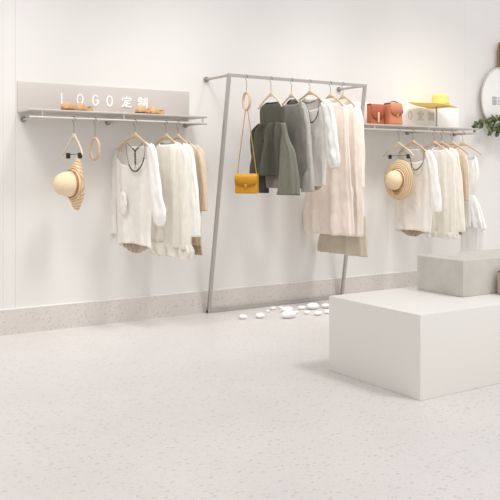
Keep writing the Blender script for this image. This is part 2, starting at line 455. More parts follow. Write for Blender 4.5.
class G: pass
def conv(O, e, n, rows, k, lim=True):
    """photo rows (v, uL, uR[, k]) -> (z, c, w, k) real sizes in the garment's own plane"""
    out = []
    for r in rows:
        v, a, b = r[:3]; kk = r[3] if len(r) > 3 else k
        c, z = onPl((a+b)/2, v, O, e)
        pe, pn = gpx(O, c, z, e, n)
        w = ((b-a)/2)/math.sqrt(pe*pe+kk*kk*pn*pn)
        if lim:
            far = -(abs(O.y)-.035)/abs(e.y)
            if c-w < far:
                hi = c+w; w = (hi-far)/2; c = far+w
        out.append((z, c, w, kk))
    return sorted(out)
def shell(O, e, n, rows, nf=9, amp=.07, seg=96, lv=46, front=.0, back=.0, hem_f=0, hem_wave=0, hem_n=3, seed=0, top_amp=.15, noff=0, sharp=1.0, nzk=1.0, hem_side=0):
    """cloth tube with folds, neckline scooped front/back and shaped hem"""
    bm = bmesh.new(); f = smooth_lookup(rows)
    z0, z1 = rows[0][0], rows[-1][0]
    rnd = random.Random(seed); ph = [rnd.random()*6.28 for _ in range(6)]
    grid = []
    for i in range(seg):
        th = 2*PI*i/seg; s = math.sin(th)
        zt = z1-(front*max(0, s)**.8 if s > 0 else back*max(0, -s)**.8)
        zb = z0+hem_f*s+hem_wave*math.sin(hem_n*th+ph[4])+hem_side*math.cos(th)
        col = []
        for j in range(lv+1):
            q = j/lv; z = zt+(zb-zt)*q
            c, w, k = f(max(z, z0) if z0 < z1 else z)
            g = min(1, max(0, (z1-z)/(z1-z0)))
            A = amp*(top_amp+(1-top_amp)*g**1.1)
            wav = math.sin(nf*th+ph[0]+.9*math.sin(2*g+ph[1]))
            wav = math.copysign(abs(wav)**sharp, wav)
            d = wav*.6+.35*math.sin((nf*1.7)*th+ph[2]+2.2*g)+.3*math.sin(3*th+ph[3]+3*g)
            nv = noise.noise(Vector((math.cos(th)*1.5+seed, s*1.5, z*7)))
            d += nzk*nv*.7+nzk*.45*noise.noise(Vector((math.cos(th)*5+seed, s*5, z*16)))
            ct, st = math.cos(th), s
            # slightly squared ellipse keeps the cloth flat and wide
            ex = math.copysign(abs(ct)**.85, ct); ey = math.copysign(abs(st)**.85, st)
            ww = w*(1+A*d*.35)
            tt = k*w+A*d*w*1.5
            tt = max(tt, .012)
            p = Vector((O.x, O.y, z))+e*(c+ww*ex)+n*(tt*ey+noff)
            col.append(bm.verts.new(p))
        grid.append(col)
    for i in range(seg):
        A = grid[i]; B = grid[(i+1) % seg]
        for j in range(lv): bm.faces.new((A[j], B[j], B[j+1], A[j+1]))
    return bm
def sleeve(O, e, n, path, k=.5, noff=0.0, seed=0, amp=.16, seg=28, cuff=True):
    """path rows (v, uc, half px) read on the garment plane"""
    rows = []
    pts = []
    for v, u, h in path:
        c, z = onPl(u, v, O+n*noff, e); pe, pn = gpx(O+n*noff, c, z, e, n)
        w = h/math.sqrt(pe*pe+k*k*pn*pn); pts.append((c, z, w))
    P3 = catmull([Vector(p) for p in pts], 8); m = len(P3)-1
    bm = bmesh.new(); rings = []
    for i, q in enumerate(P3):
        a = P3[max(0, i-1)]; b = P3[min(m, i+1)]
        t = Vector((b.x-a.x, b.y-a.y)).normalized(); nn = Vector((-t.y, t.x))
        if nn.x < 0: nn = -nn
        ring = []
        for s in range(seg):
            th = 2*PI*s/seg
            d = amp*(1.1*noise.noise(Vector((math.cos(th)*1.6+seed*3.1, math.sin(th)*1.6, i*.22)))*1.6+.6*math.sin(5*th+seed+i*.12)+.7*noise.noise(Vector((math.cos(th)*3+seed, math.sin(th)*3, i*.5))))
            w = q.z*(1+d*.5); tk = q.z*k*(1+d*1.6)
            oc = q.x+nn.x*w*math.cos(th); oz = q.y+nn.y*w*math.cos(th)
            ring.append(bm.verts.new(Vector((O.x, O.y, oz))+e*oc+n*(noff+tk*math.sin(th))))
        rings.append(ring)
    for A, B in zip(rings, rings[1:]):
        for s in range(seg): bm.faces.new((A[s], A[(s+1) % seg], B[(s+1) % seg], B[s]))
    bm.faces.new(rings[0])
    return bm
def railpt(u, v, y, z=None):
    p = onY(u, v, y)
    if z is not None: p.z = z
    return p
ZL, ZRR, YR = 1.592, 1.6, -.30
def garment(kind, label, cat, O, phi, parts, group=None):
    """parts: list of dicts with type body/sleeve"""
    e, n = dirs(phi)
    zmin = 9
    for p in parts:
        if p['t'] == 'body':
            p['R'] = conv(O, e, n, p['rows'], p.get('k', .28)); zmin = min(zmin, p['R'][0][0])
    t = thing(kind, label, cat, (O.x, O.y, zmin), group)
    for p in parts:
        mm = M[p['m']]
        if p['t'] == 'body':
            kw = {a: b for a, b in p.items() if a not in ('t', 'R', 'rows', 'k', 'm', 'name', 'label', 'on')}
            obj(p['name'], shell(O, e, n, p['R'], **kw), mm, t, solid=.003, label=p.get('label'))
        elif p['t'] == 'sleeve':
            kw = {a: b for a, b in p.items() if a in ('k', 'noff', 'seed', 'amp')}
            obj(p['name'], sleeve(O, e, n, p['path'], **kw), mm, t, solid=.003, label=p.get('label'))
    return t

# ---- necklaces
def necklace(O, phi, pts_list, label, m='bead1', noff=.07, r=.0062, group='bead necklaces hung over the tops'):
    e, n = dirs(phi)
    zlow = min(onPl(u, v, O, e)[1] for pts in pts_list for u, v, *_ in pts)
    t = thing('necklace', label, 'necklace', (O.x+n.x*noff, O.y, zlow), group)
    for pts in pts_list:
        Q = []
        for q in pts:
            u, v = q[:2]; off = q[2] if len(q) > 2 else noff
            c, z = onPl(u, v, O+n*off, e)
            Q.append(Vector((O.x, O.y, z))+e*c+n*off)
        Q = catmull(Q, 8)
        bm = bmesh.new(); tube(bm, Q, .002, 6); cord = obj('cord', bm, M[m], t)
        bm = bmesh.new(); L = 0
        half = [q for i, q in enumerate(Q) if i > len(Q)*.25 and i < len(Q)*.8]
        for i in range(0, len(half)):
            rr = r*(.8+.4*(i % 2))
            bmesh.ops.create_icosphere(bm, subdivisions=1, radius=rr, matrix=Matrix.Translation(half[i]))
        obj('beads', bm, M[m], cord, kind='stuff')
    return t

# =========================================== LEFT RAIL
# clip hanger with straw hat
def sunhat(c, e, n, D, label, ribbon_m, straw='straw', crown_r=.085, crown_h=.12, droop=.03, group=None, bow=True, ewid=1.0, curl=0.0):
    """hat hung with its brim in the plane (e,Z), crown towards n"""
    t = thing('sun_hat', label, 'hat', c-Vector((0, 0, D/2)), group)
    Z = Vector((0, 0, 1)); seg = 64
    bm = bmesh.new()
    prof = []   # (radius, height along n)
    for i in range(9): a = i/8; prof.append((crown_r*.02+crown_r*.96*math.sin(a*PI/2), crown_h-(crown_h*.75)*(1-math.cos(a*PI/2))))
    prof += [(crown_r*1.0, crown_h*.14), (crown_r*1.03, .012), (crown_r*1.15, .003)]
    for i in range(1, 9): prof.append((crown_r*1.15+(D/2-crown_r*1.15)*i/8, .003-droop*(i/8)**1.6))
    rings = []
    for r, h in prof:
        ring = []
        for s in range(seg):
            a = 2*PI*s/seg
            g = max(0, (r-crown_r*1.15)/(D/2-crown_r*1.15))
            hh = h+g*g*.008*math.sin(2*a+1)+g*g*.005*math.sin(5*a)
            hh -= g*curl*math.cos(a)**2
            ring.append(bm.verts.new(c+e*(math.cos(a)*r*(1+(ewid-1)*min(1, g*1.6)))+Z*(math.sin(a)*r)+n*hh))
        rings.append(ring)
    for A, B in zip(rings, rings[1:]):
        for s in range(seg): bm.faces.new((A[s], A[(s+1) % seg], B[(s+1) % seg], B[s]))
    bm.faces.new(rings[0])
    cut = len(prof)-8
    # crown and brim as parts
    crown = bmesh.new()
    def take(lo, hi, cap):
        b = bmesh.new(); rr = []
        for ring in rings[lo:hi]: rr.append([b.verts.new(v.co) for v in ring])
        for A, B in zip(rr, rr[1:]):
            for s in range(seg): b.faces.new((A[s], A[(s+1) % seg], B[(s+1) % seg], B[s]))
        if cap: b.faces.new(rr[0])
        return b
    # object-space axes of the straw rings follow the hat: build with own origin at the hat centre
    for nm, lo, hi, cap in (('crown', 0, cut, True), ('brim', cut-1, len(prof), False)):
        b = take(lo, hi, cap)
        R = Matrix(((e.x, Z.x, n.x), (e.y, Z.y, n.y), (e.z, Z.z, n.z)))
        if R.determinant() < 0: R = Matrix(((-e.x, Z.x, n.x), (-e.y, Z.y, n.y), (-e.z, Z.z, n.z)))
        for v in b.verts: v.co = R.inverted()@(v.co-c)
        bmesh.ops.recalc_face_normals(b, faces=b.faces[:])
        for f in b.faces: f.smooth = True
        me = bpy.data.meshes.new(nm); b.to_mesh(me); b.free(); me.materials.append(M[straw if nm == 'brim' else 'strawp'])
        o = bpy.data.objects.new(nm, me); COL.objects.link(o); o.parent = t
        o.location = c-world_loc(t); o.rotation_euler = R.to_euler()
        md = o.modifiers.new('thickness', 'SOLIDIFY'); md.thickness = .004; md.offset = 0
    bm.free()
    bm = bmesh.new()
    rr = []
    for h in (.006, .016, .024):
        rr.append([bm.verts.new(c+e*(math.cos(2*PI*s/seg)*(crown_r*1.035+.003))+Z*(math.sin(2*PI*s/seg)*(crown_r*1.035+.003))+n*(h+.004)) for s in range(seg)])
    for A, B in zip(rr, rr[1:]):
        for s in range(seg): bm.faces.new((A[s], A[(s+1) % seg], B[(s+1) % seg], B[s]))
    obj('ribbon', bm, M[ribbon_m], t, solid=.003)
    if bow:
        bm = bmesh.new()
        q = c-Z*(crown_r*1.1)+n*.02
        for s in (-1, 1):
            tube(bm, catmull([q, q+e*(s*.02)+Z*.012, q+e*(s*.036)+Z*.002, q+e*(s*.024)-Z*.012, q], 5), .004, 8)
            tube(bm, catmull([q, q+e*(s*.01)-Z*.02, q+e*(s*.018)-Z*.04], 5), .0035, 8)
        obj('bow', bm, M[ribbon_m], t)
    return t

O = railpt(74, 121, YR, ZL)
hanger(O, 14, .115, .125, .14, 'narrow clip hanger holding the edge-on straw hat on the left wall rail', 'L', clips=True, wood='woodp')
e, n = dirs(12); c0, z0 = onPl(71.5, 184, O, e)
sunhat(Vector((O.x, O.y, z0))+e*c0-n*.012, e, n, .39, 'straw sun hat hanging edge-on from a clip hanger under the left shelf', 'ribbonb', crown_r=.094, crown_h=.15, bow=False, ewid=.46, curl=.02)
O = railpt(95, 121, YR, ZL)
pt = onPl(95, 149, O, dirs(0)[0])
ring_hanger(O, 12, pt[1], .055, .078, 'oval wooden ring hanger hanging empty on the left wall rail', 'L')

# white batwing top
phi = 14
O = railpt(135, 122, YR, ZL); O1 = O
hanger(O, phi, .095, .195, .115, 'wooden hanger inside the white batwing top on the left wall rail', 'L')
garment('batwing_top', 'loose white batwing top hanging leftmost of the clothes under the left shelf', 'top', O, phi, [
    dict(t='body', name='body', m='white2', k=.22, nf=7, amp=.06, front=.19, back=.04, hem_f=.028, seed=3,
         rows=[(141, 127, 144), (145, 121, 149), (149, 117.5, 152), (157, 116, 154), (170, 116.5, 154), (190, 117, 152), (215, 118, 151), (235, 119, 150), (247, 119, 151)]),
    dict(t='body', name='hem_trim', m='trim', k=.12, nf=7, amp=.05, seed=3, lv=10, label='dark patterned lower hem', rows=[(240, 123, 146), (247, 124, 146), (250, 128, 143), (252.5, 132, 139)]),
    dict(t='sleeve', name='sleeve', m='white', k=.30, noff=.03, seed=2, path=[(146, 149, 3), (152, 151.5, 4.5), (170, 153.5, 5.2), (195, 156, 6), (212, 159, 6.6), (220, 160, 6), (226, 160.5, 3)]),
    dict(t='sleeve', name='sleeve', m='white2', k=.4, noff=-.02, seed=5, path=[(150, 119, 3), (165, 115.5, 4), (190, 113.5, 3.6), (215, 113, 3.2), (234, 113.5, 2.8)]),
    dict(t='sleeve', name='pocket', m='white2', k=.2, noff=.07, seed=9, amp=.25, path=[(192, 122, 1.5), (197, 122.5, 3.2), (204, 123, 3.8), (210, 123, 3.2), (213, 122, 1.5)]),
])
necklace(O, phi, [[(126, 144, .02), (127, 155, .05), (129.5, 166), (133.5, 171), (138, 170), (142.5, 163), (144.5, 154, .06), (145, 144, .02)],
                  [(127, 143, .02), (132, 148, .05), (135, 152, .06), (135.5, 162, .075), (135, 169, .08)],
                  [(143, 143, .02), (138, 148, .05), (135, 152, .06), (134.5, 163, .075)]], 'dark bead necklace on the white batwing top under the left shelf')
# cream tunic
phi = 10
O = railpt(166, 124, YR, ZL)
hanger(O, phi, .095, .195, .115, 'wooden hanger inside the cream ribbed tunic on the left wall rail', 'L')
garment('tunic', 'cream ribbed tunic with gathered hem, between batwing top and cardigan under left shelf', 'tunic', O, phi, [
    dict(t='body', name='body', m='cream', k=.15, nf=9, amp=.045, front=.03, back=.0, seed=11, hem_wave=.006,
         rows=[(141, 163, 174), (145, 157, 181), (149, 153, 186), (156, 151, 189), (175, 151, 190), (205, 151.5, 190.5), (235, 151, 190.5), (247, 151, 190)]),
    dict(t='body', name='gathered_hem', m='cream2', k=.155, nf=13, amp=.10, seed=12, lv=14, top_amp=.9, hem_wave=.012, hem_n=5, rows=[(243, 151, 190), (249, 149, 191.5), (256, 152, 190)]),
    dict(t='sleeve', name='sleeve', m='white', k=.4, noff=-.015, seed=4, path=[(147, 183, 3), (153, 189, 4.2), (175, 192, 4.6), (205, 194.5, 4.8), (237, 196, 4.8)]),
])
# tan cardigan
phi = 8
O = railpt(178, 124, YR, ZL)
hanger(O, phi, .095, .195, .115, 'wooden hanger inside the tan cardigan, last on the left wall rail', 'L')
garment('cardigan', 'tan cardigan mostly hidden behind the ribbed tunic under the left shelf', 'cardigan', O, phi, [
    dict(t='body', name='body', m='tanknit', k=.08, nf=7, amp=.06, front=.03, seed=21,
         rows=[(142, 175, 188), (146, 172, 194), (151, 170, 198), (158, 169, 200), (180, 168, 201), (210, 168, 201), (240, 168, 201), (244, 168, 201)]),
    dict(t='body', name='lining', m='tand', k=.06, nf=7, amp=.06, seed=21, lv=12, label='darker brown inner layer', rows=[(238, 170, 200), (253, 169, 202)]),
    dict(t='sleeve', name='sleeve', m='tanknit', k=.38, noff=-.01, seed=7, path=[(148, 195, 3), (156, 200, 4.2), (175, 202, 4.4), (195, 203.5, 4.2), (211, 204, 3.5)]),
])

# =========================================== TALL RACK
def rk(u): return railpt(u, 78, RY, RZ+.002)
O = rk(246.5)
e, n = dirs(0); pt = onPl(246.5, 101, O, e)
ring_hanger(O, 0, pt[1], .052, .072, 'oval wooden ring hanger carrying the mustard bag on the tall rack', 'M')
ringz = pt[1]-.072
def handbag(name, label, cat, c, yaw, W, H, Dp, mm, em, flap=.55, group=None, strap=None, handle=False, taper=0, clasp='gold', belt=False):
    """c = centre of the underside; front faces -Y turned by yaw"""
    R = Matrix.Rotation(math.radians(yaw), 3, 'Z')
    T = lambda x, y, z: c+R@Vector((x, y, z))
    t = thing(name, label, cat, c, group)
    def rbox(a, b, bev, tp=0):
        bm = bmesh.new(); box(bm, a, b, bev)
        for v in bm.verts:
            s = 1-tp*(v.co.z/H)
            v.co = T(v.co.x*s, v.co.y*(1-tp*1.5*(v.co.z/H)), v.co.z)
        return bm
    obj('bag_body', rbox((-W/2, -Dp/2, 0), (W/2, Dp/2, H), min(W, H, Dp)*.18, taper), M[mm], t, auto=50)
    # flap: bent sheet over the top with rounded lower corners
    bm = bmesh.new(); Wf = W*(1-taper)*.98; pr = []
    back = [(Dp*.42, H*.8), (Dp*.4, H+.002), (Dp*.2, H+.006), (-Dp*.25, H+.006), (-Dp*.44, H), (-Dp/2-.004, H*.9), (-Dp/2-.006, H*(1-flap))]
    N = 20; rows = []
    for j, (y, z) in enumerate(back):
        row = []
        for i in range(N+1):
            s = -1+2*i/N
            zz = z
            if j == len(back)-1: zz = z+ (H*flap*.35)*abs(s)**4
            if j >= 5: pass
            k = 1-taper*(zz/H)+taper
            row.append(bm.verts.new(T(s*Wf/2*k if taper else s*Wf/2, y*(1-taper*1.5*min(1, zz/H)) if taper else y, zz)))
        rows.append(row)
    for A, B in zip(rows, rows[1:]):
        for i in range(N): bm.faces.new((A[i], A[i+1], B[i+1], B[i]))
    fl = obj('flap', bm, M[mm], t, solid=.004)
    # stitched edge along the flap
    ed = []
    kf = 1-taper*(1-flap)
    for i in range(N+1):
        s = -1+2*i/N; ed.append(T(s*Wf/2*(kf+taper if taper else 1)*.995, (-Dp/2-.008)*(1-(taper*1.5*(1-flap) if taper else 0)), H*(1-flap)+(H*flap*.35)*abs(s)**4))
    bm = bmesh.new(); tube(bm, ed, .0022, 6); obj('edging', bm, M[em], fl)
    zc = H*(1-flap)
    bm = bmesh.new(); a = (-.012, -Dp/2-.014, zc-.012); b = (.012, -Dp/2-.003, zc+.014)
    if belt: a = (-.01, -Dp/2-.014, H*.12); b = (.01, -Dp/2-.003, H*.62)
    box(bm, a, b, .003)
    for v in bm.verts: v.co = T(v.co.x, v.co.y*(1-(taper*1.2*(1-flap))), v.co.z)
    obj('clasp', bm, M[clasp], t, auto=40)
    if strap:
        for s, top in strap:
            p0 = T(s*W*.44, 0, H*.9); bm = bmesh.new()
            L = (top-p0).length; pts = [p0+(top-p0)*(i/60) for i in range(61)]
            tube(bm, pts, [.0032+.0012*(i % 2) for i in range(61)], 8); obj('chain_strap', bm, M[clasp], t)
            bm = bmesh.new(); tube(bm, [T(s*W*.44, 0, H*.9)+Vector((math.cos(a)*.009, 0, math.sin(a)*.009)) for a in [2*PI*i/16 for i in range(16)]], .002, 6, closed=True, hint=(0, 1, 0)); obj('strap_ring', bm, M[clasp], t)
    if handle:
        bm = bmesh.new(); tube(bm, catmull([T(-W*.36, -Dp*.1, H*.9), T(-W*.30, -Dp*.15, H*1.04), T(-W*.1, -Dp*.15, H*1.10), T(W*.1, -Dp*.15, H*1.10), T(W*.30, -Dp*.15, H*1.04), T(W*.36, -Dp*.1, H*.9)], 5), .0055, 8)
        obj('handle', bm, M[em], t)
    return t
e0, n0 = dirs(42)
cbx, zbb = onPl(247, 193.5, O, e0); cc, ztop = onPl(247, 174.5, O, e0)
Wb = 22.5/gpx(O, 0, zbb, e0, n0)[0]
handbag('shoulder_bag', 'mustard yellow bag on a gold chain, hanging from the tall rack', 'bag',
        Vector((O.x, O.y, zbb))+e0*cbx, 42-90+0, Wb, ztop-zbb, .07, 'mustard', 'mustardd', flap=.6,
        strap=[(-1, Vector((O.x, O.y, ringz-.004))-e0*.010), (1, Vector((O.x, O.y, ringz-.004))+e0*.010)])

# dark olive layered dress
phi = 8
O = rk(271)
hanger(O, phi, .12, .15, .12, 'pale wooden hanger inside the dark olive tiered vest on the tall rack', 'M', wood='woodp')
garment('tiered_vest', 'dark olive sleeveless layered vest beside the mustard bag on the tall rack', 'vest', O, phi, [
    dict(t='body', name='bodice', m='olive', k=.2, nf=5, amp=.04, front=.02, seed=31, rows=[(102, 267, 278), (104.5, 263, 281.5), (107.5, 260.5, 284), (114, 260, 284.5), (128, 260.5, 284), (140, 260, 284)]),
    dict(t='body', name='upper_tier', m='olive', k=.26, nzk=.1, nf=9, amp=.36, sharp=1.2, seed=32, lv=24, top_amp=.6, front=.0,
         rows=[(123, 261, 284), (126.5, 258, 284.5), (131, 255, 285), (150, 254.5, 285), (176, 255, 286)]),
    dict(t='body', name='back_panel', m='char', k=.1, nf=4, amp=.08, seed=33, lv=20, noff=-.03, label='charcoal panel hanging at the back', rows=[(147, 250, 262), (170, 252, 265), (193, 255, 266)]),
    dict(t='body', name='lower_tier', m='stone', k=.1, nf=6, amp=.06, seed=34, lv=20, noff=-.02, rows=[(160, 262, 282), (188, 265, 283)]),
    dict(t='body', name='side_panel', m='sage', k=.3, nf=5, amp=.12, seed=35, lv=30, noff=.01, label='sage green side panel', rows=[(123, 281, 286), (132, 281, 288), (142, 281, 291), (150, 281, 295), (160, 280.5, 297), (175, 279.5, 298.5), (195, 278, 299.5)]),
])
# grey top
phi = 8
O = rk(291.5)
hanger(O, phi, .12, .15, .12, 'pale wooden hanger inside the stone grey top on the tall rack', 'M', wood='woodp')
garment('sweater', 'stone grey long-sleeved top beside the dark olive vest on the tall rack', 'top', O, phi, [
    dict(t='body', name='body', m='stone', k=.22, nf=5, amp=.06, front=.05, seed=41, rows=[(99, 290, 297), (102, 287, 301), (106, 284, 304), (114, 282.5, 307), (130, 282, 308), (160, 282, 310), (188, 284, 310)]),
    dict(t='sleeve', name='sleeve', m='stonel', k=.4, noff=.0, seed=8, path=[(105, 300, 3), (112, 303.5, 4), (135, 306, 4.5), (165, 307, 5.5), (192, 308, 6.5)]),
])
# pale grey/white top
phi = 6
O = rk(310)
hanger(O, phi, .085, .165, .09, 'wooden hanger inside the pale grey blouse on the tall rack', 'M')
garment('blouse', 'pale grey blouse with low neck and white sleeve on the tall rack', 'blouse', O, phi, [
    dict(t='body', name='body', m='pgrey', k=.2, nf=5, amp=.06, front=.12, back=.02, seed=51, rows=[(97, 305, 317), (100, 302, 321), (104, 299.5, 325), (112, 298.5, 327), (130, 298, 327), (160, 298, 326), (186, 299, 325)]),
    dict(t='body', name='hem_lining', m='trim', k=.12, nf=7, amp=.05, seed=52, lv=8, label='dark inner hem', rows=[(182, 303, 322), (187, 303, 321), (190, 307, 317)]),
    dict(t='sleeve', name='sleeve', m='pwhite', k=.4, noff=.02, seed=10, path=[(102, 323, 3), (108, 327, 5), (125, 330, 5.5), (145, 332, 6), (160, 334, 6), (168, 335, 4)]),
])
necklace(O, phi, [[(302, 101, .02), (306, 104, .04), (308.5, 112, .06), (310, 121, .075), (313, 122, .075), (317, 116, .06), (318.5, 108, .04), (319, 100, .02)],
                  [(302, 101, .02), (309, 103, .04), (318, 99, .02)]], 'dark bead necklace on the pale grey blouse on the tall rack')
# blush dress
phi = 4
O = rk(330.5)
hanger(O, phi, .10, .17, .10, 'wooden hanger inside the long blush pink dress on the tall rack', 'M')
garment('dress', 'long blush pink dress beside the pale grey blouse on the tall rack', 'dress', O, phi, [
    dict(t='body', name='body', m='blush', k=.085, nf=9, amp=.08, front=.03, seed=61, rows=[(100, 328, 337), (103, 325, 341), (107, 322, 345), (116, 320, 347), (140, 316, 348), (180, 308, 350), (210, 303, 352), (234, 301, 353)]),
    ])
# ivory coat with khaki slip
phi = 2
O = rk(343)
hanger(O, phi, .10, .17, .10, 'wooden hanger inside the ivory long coat, last on the tall rack', 'M')
garment('long_coat', 'ivory long coat with a khaki layer below its hem, last on the tall rack', 'coat', O, phi, [
    dict(t='body', name='body', m='ivory', k=.11, nf=8, amp=.08, front=.04, seed=71, rows=[(101, 340, 349), (104, 338, 353), (108, 335, 357), (117, 334, 360), (145, 333, 361), (180, 334, 362), (210, 336, 363), (236, 338, 363)]),
    dict(t='sleeve', name='sleeve', m='ivoryw', k=.3, noff=-.01, seed=12, path=[(106, 352, 3), (114, 358, 4), (140, 360, 4.5), (165, 360.5, 4.2), (188, 361, 4)]),
    dict(t='body', name='slip', m='khaki', k=.06, nf=11, amp=.07, seed=72, lv=20, label='khaki layer showing below the hem', noff=-.01, rows=[(215, 326, 364), (240, 318, 365), (254, 316, 366)]),
    dict(t='sleeve', name='pocket', m='ivoryw', k=.12, noff=.055, seed=14, amp=.1, path=[(186, 347, 4.5), (190, 347, 6), (196, 347, 6.2), (202, 347, 6)]),
])

# =========================================== RIGHT RAIL
O = railpt(399, 130, YR, ZRR)
hanger(O, 0, .12, .205, .115, 'pale clip hanger holding the straw hat on the right wall rail', 'R', clips=True, wood='woodp')
e, n = dirs(1); c0, z0 = onPl(398, 180, O, e)
sunhat(Vector((O.x, O.y, z0))+e*c0+n*.01, e, n, .39, 'straw sun hat with a brown bow, hanging face-on under the right shelf', 'ribbonb', crown_r=.094, crown_h=.12)
phi = 4
def rr_(u): return railpt(u, 130, YR, ZRR)
O = rr_(413)
hanger(O, phi, .095, .17, .10, 'wooden hanger inside the white scoop neck top on the right wall rail', 'R')
garment('batwing_top', 'loose white scoop neck top behind the straw hat under the right shelf', 'top', O, phi, [
    dict(t='body', name='body', m='white2', k=.16, nf=7, amp=.06, front=.15, back=.02, hem_f=.02, seed=81,
         rows=[(147, 406, 420), (150, 402, 425), (154, 398, 429), (161, 395, 433), (180, 394, 433), (205, 394, 432), (232, 395.5, 430)]),
    dict(t='body', name='hem_trim', m='trim', k=.09, nf=7, amp=.05, seed=82, lv=10, label='dark patterned lower hem', rows=[(225, 400, 426), (231, 401, 424), (234, 405, 420), (236, 409, 416)]),
    dict(t='sleeve', name='sleeve', m='white', k=.4, noff=.02, seed=16, path=[(152, 427, 3), (160, 431, 4.5), (180, 433.5, 5), (200, 436, 5.5), (212, 437, 4.5)]),
])
necklace(O, phi, [[(405, 152, .02), (410, 158, .04), (412, 168, .06)], [(424, 152, .02), (423, 162, .05), (419, 168, .07), (415, 170, .07), (411, 166, .06)]],
         'dark bead necklace on the white top behind the face-on straw hat')
O = rr_(434)
hanger(O, phi, .095, .17, .10, 'wooden hanger inside the cream ribbed blouse on the right wall rail', 'R')
garment('tunic', 'cream ribbed blouse with a frayed hem, centre of the clothes under the right shelf', 'tunic', O, 3, [
    dict(t='body', name='body', m='cream', k=.13, nf=9, amp=.05, front=.03, seed=91, hem_wave=.006, rows=[(147, 433, 443), (150, 431, 448), (154, 429, 453), (160, 428, 456), (180, 428, 457), (205, 428, 458), (235, 428, 457.5)]),
    dict(t='body', name='gathered_hem', m='cream2', k=.14, nf=13, amp=.12, seed=92, lv=10, top_amp=.9, hem_wave=.008, hem_n=5, rows=[(231, 428, 457.5), (238, 427, 458)]),
    dict(t='sleeve', name='sleeve', m='cream2', k=.32, noff=-.01, seed=17, path=[(151, 449, 3), (157, 455, 3.8), (180, 458, 4), (205, 460, 4), (232, 461, 4)]),
])
O = rr_(442)
hanger(O, 2, .095, .17, .10, 'wooden hanger inside the light tan cardigan on the right wall rail', 'R')
garment('cardigan', 'light tan cardigan mostly hidden behind the cream blouse under the right shelf', 'cardigan', O, 2, [
    dict(t='body', name='body', m='tanknit', k=.08, nf=7, amp=.06, front=.03, seed=95, rows=[(148, 444, 453), (151, 442, 457), (155, 440, 460), (162, 439, 463), (185, 439, 463), (210, 440, 463), (228, 440, 462.5)]),
    dict(t='body', name='lining', m='tand', k=.06, nf=7, amp=.06, seed=95, lv=10, label='darker brown inner layer', rows=[(222, 442, 462), (234, 442, 462)]),
    dict(t='sleeve', name='sleeve', m='tanknit', k=.3, noff=-.01, seed=18, path=[(152, 458, 3), (160, 463, 3.8), (180, 465, 3.6), (201, 465.5, 3)]),
])
O = rr_(452)
hanger(O, 16, .095, .19, .12, 'wooden hanger second from the right end of the right wall rail', 'R')
garment('camisole', 'plain white camisole half hidden behind the light tan cardigan under right shelf', 'camisole', O, 0, [
    dict(t='body', name='body', m='white', k=.08, nf=6, amp=.06, front=.06, back=.03, seed=98, rows=[(153, 452, 462), (157, 449, 466), (165, 448, 468), (190, 448, 469), (226, 449, 470)])])
O = rr_(463)
hanger(O, 26, .095, .19, .12, 'wooden hanger above the sheer white dress, last on the right wall rail', 'R')
garment('sheer_dress', 'sheer white tiered dress with gathered waist, last under the right shelf', 'dress', O, 0, [
    dict(t='body', name='bodice', m='sheer', k=.2, nf=8, amp=.1, front=.05, seed=101, rows=[(156, 464, 474), (160, 461, 477), (175, 461, 478.5), (188, 462, 476), (196, 463.5, 473.5)]),
    dict(t='body', name='skirt', m='sheer', k=.22, nf=11, amp=.16, seed=102, lv=26, hem_wave=.006, rows=[(195, 463.5, 474), (203, 461, 479), (215, 460, 483), (228, 459, 486)]),
    dict(t='body', name='underskirt', m='sheerd', k=.16, nf=9, amp=.1, seed=103, lv=26, label='translucent lower skirt', rows=[(222, 461, 483), (240, 461, 483), (268, 460, 482)]),
])

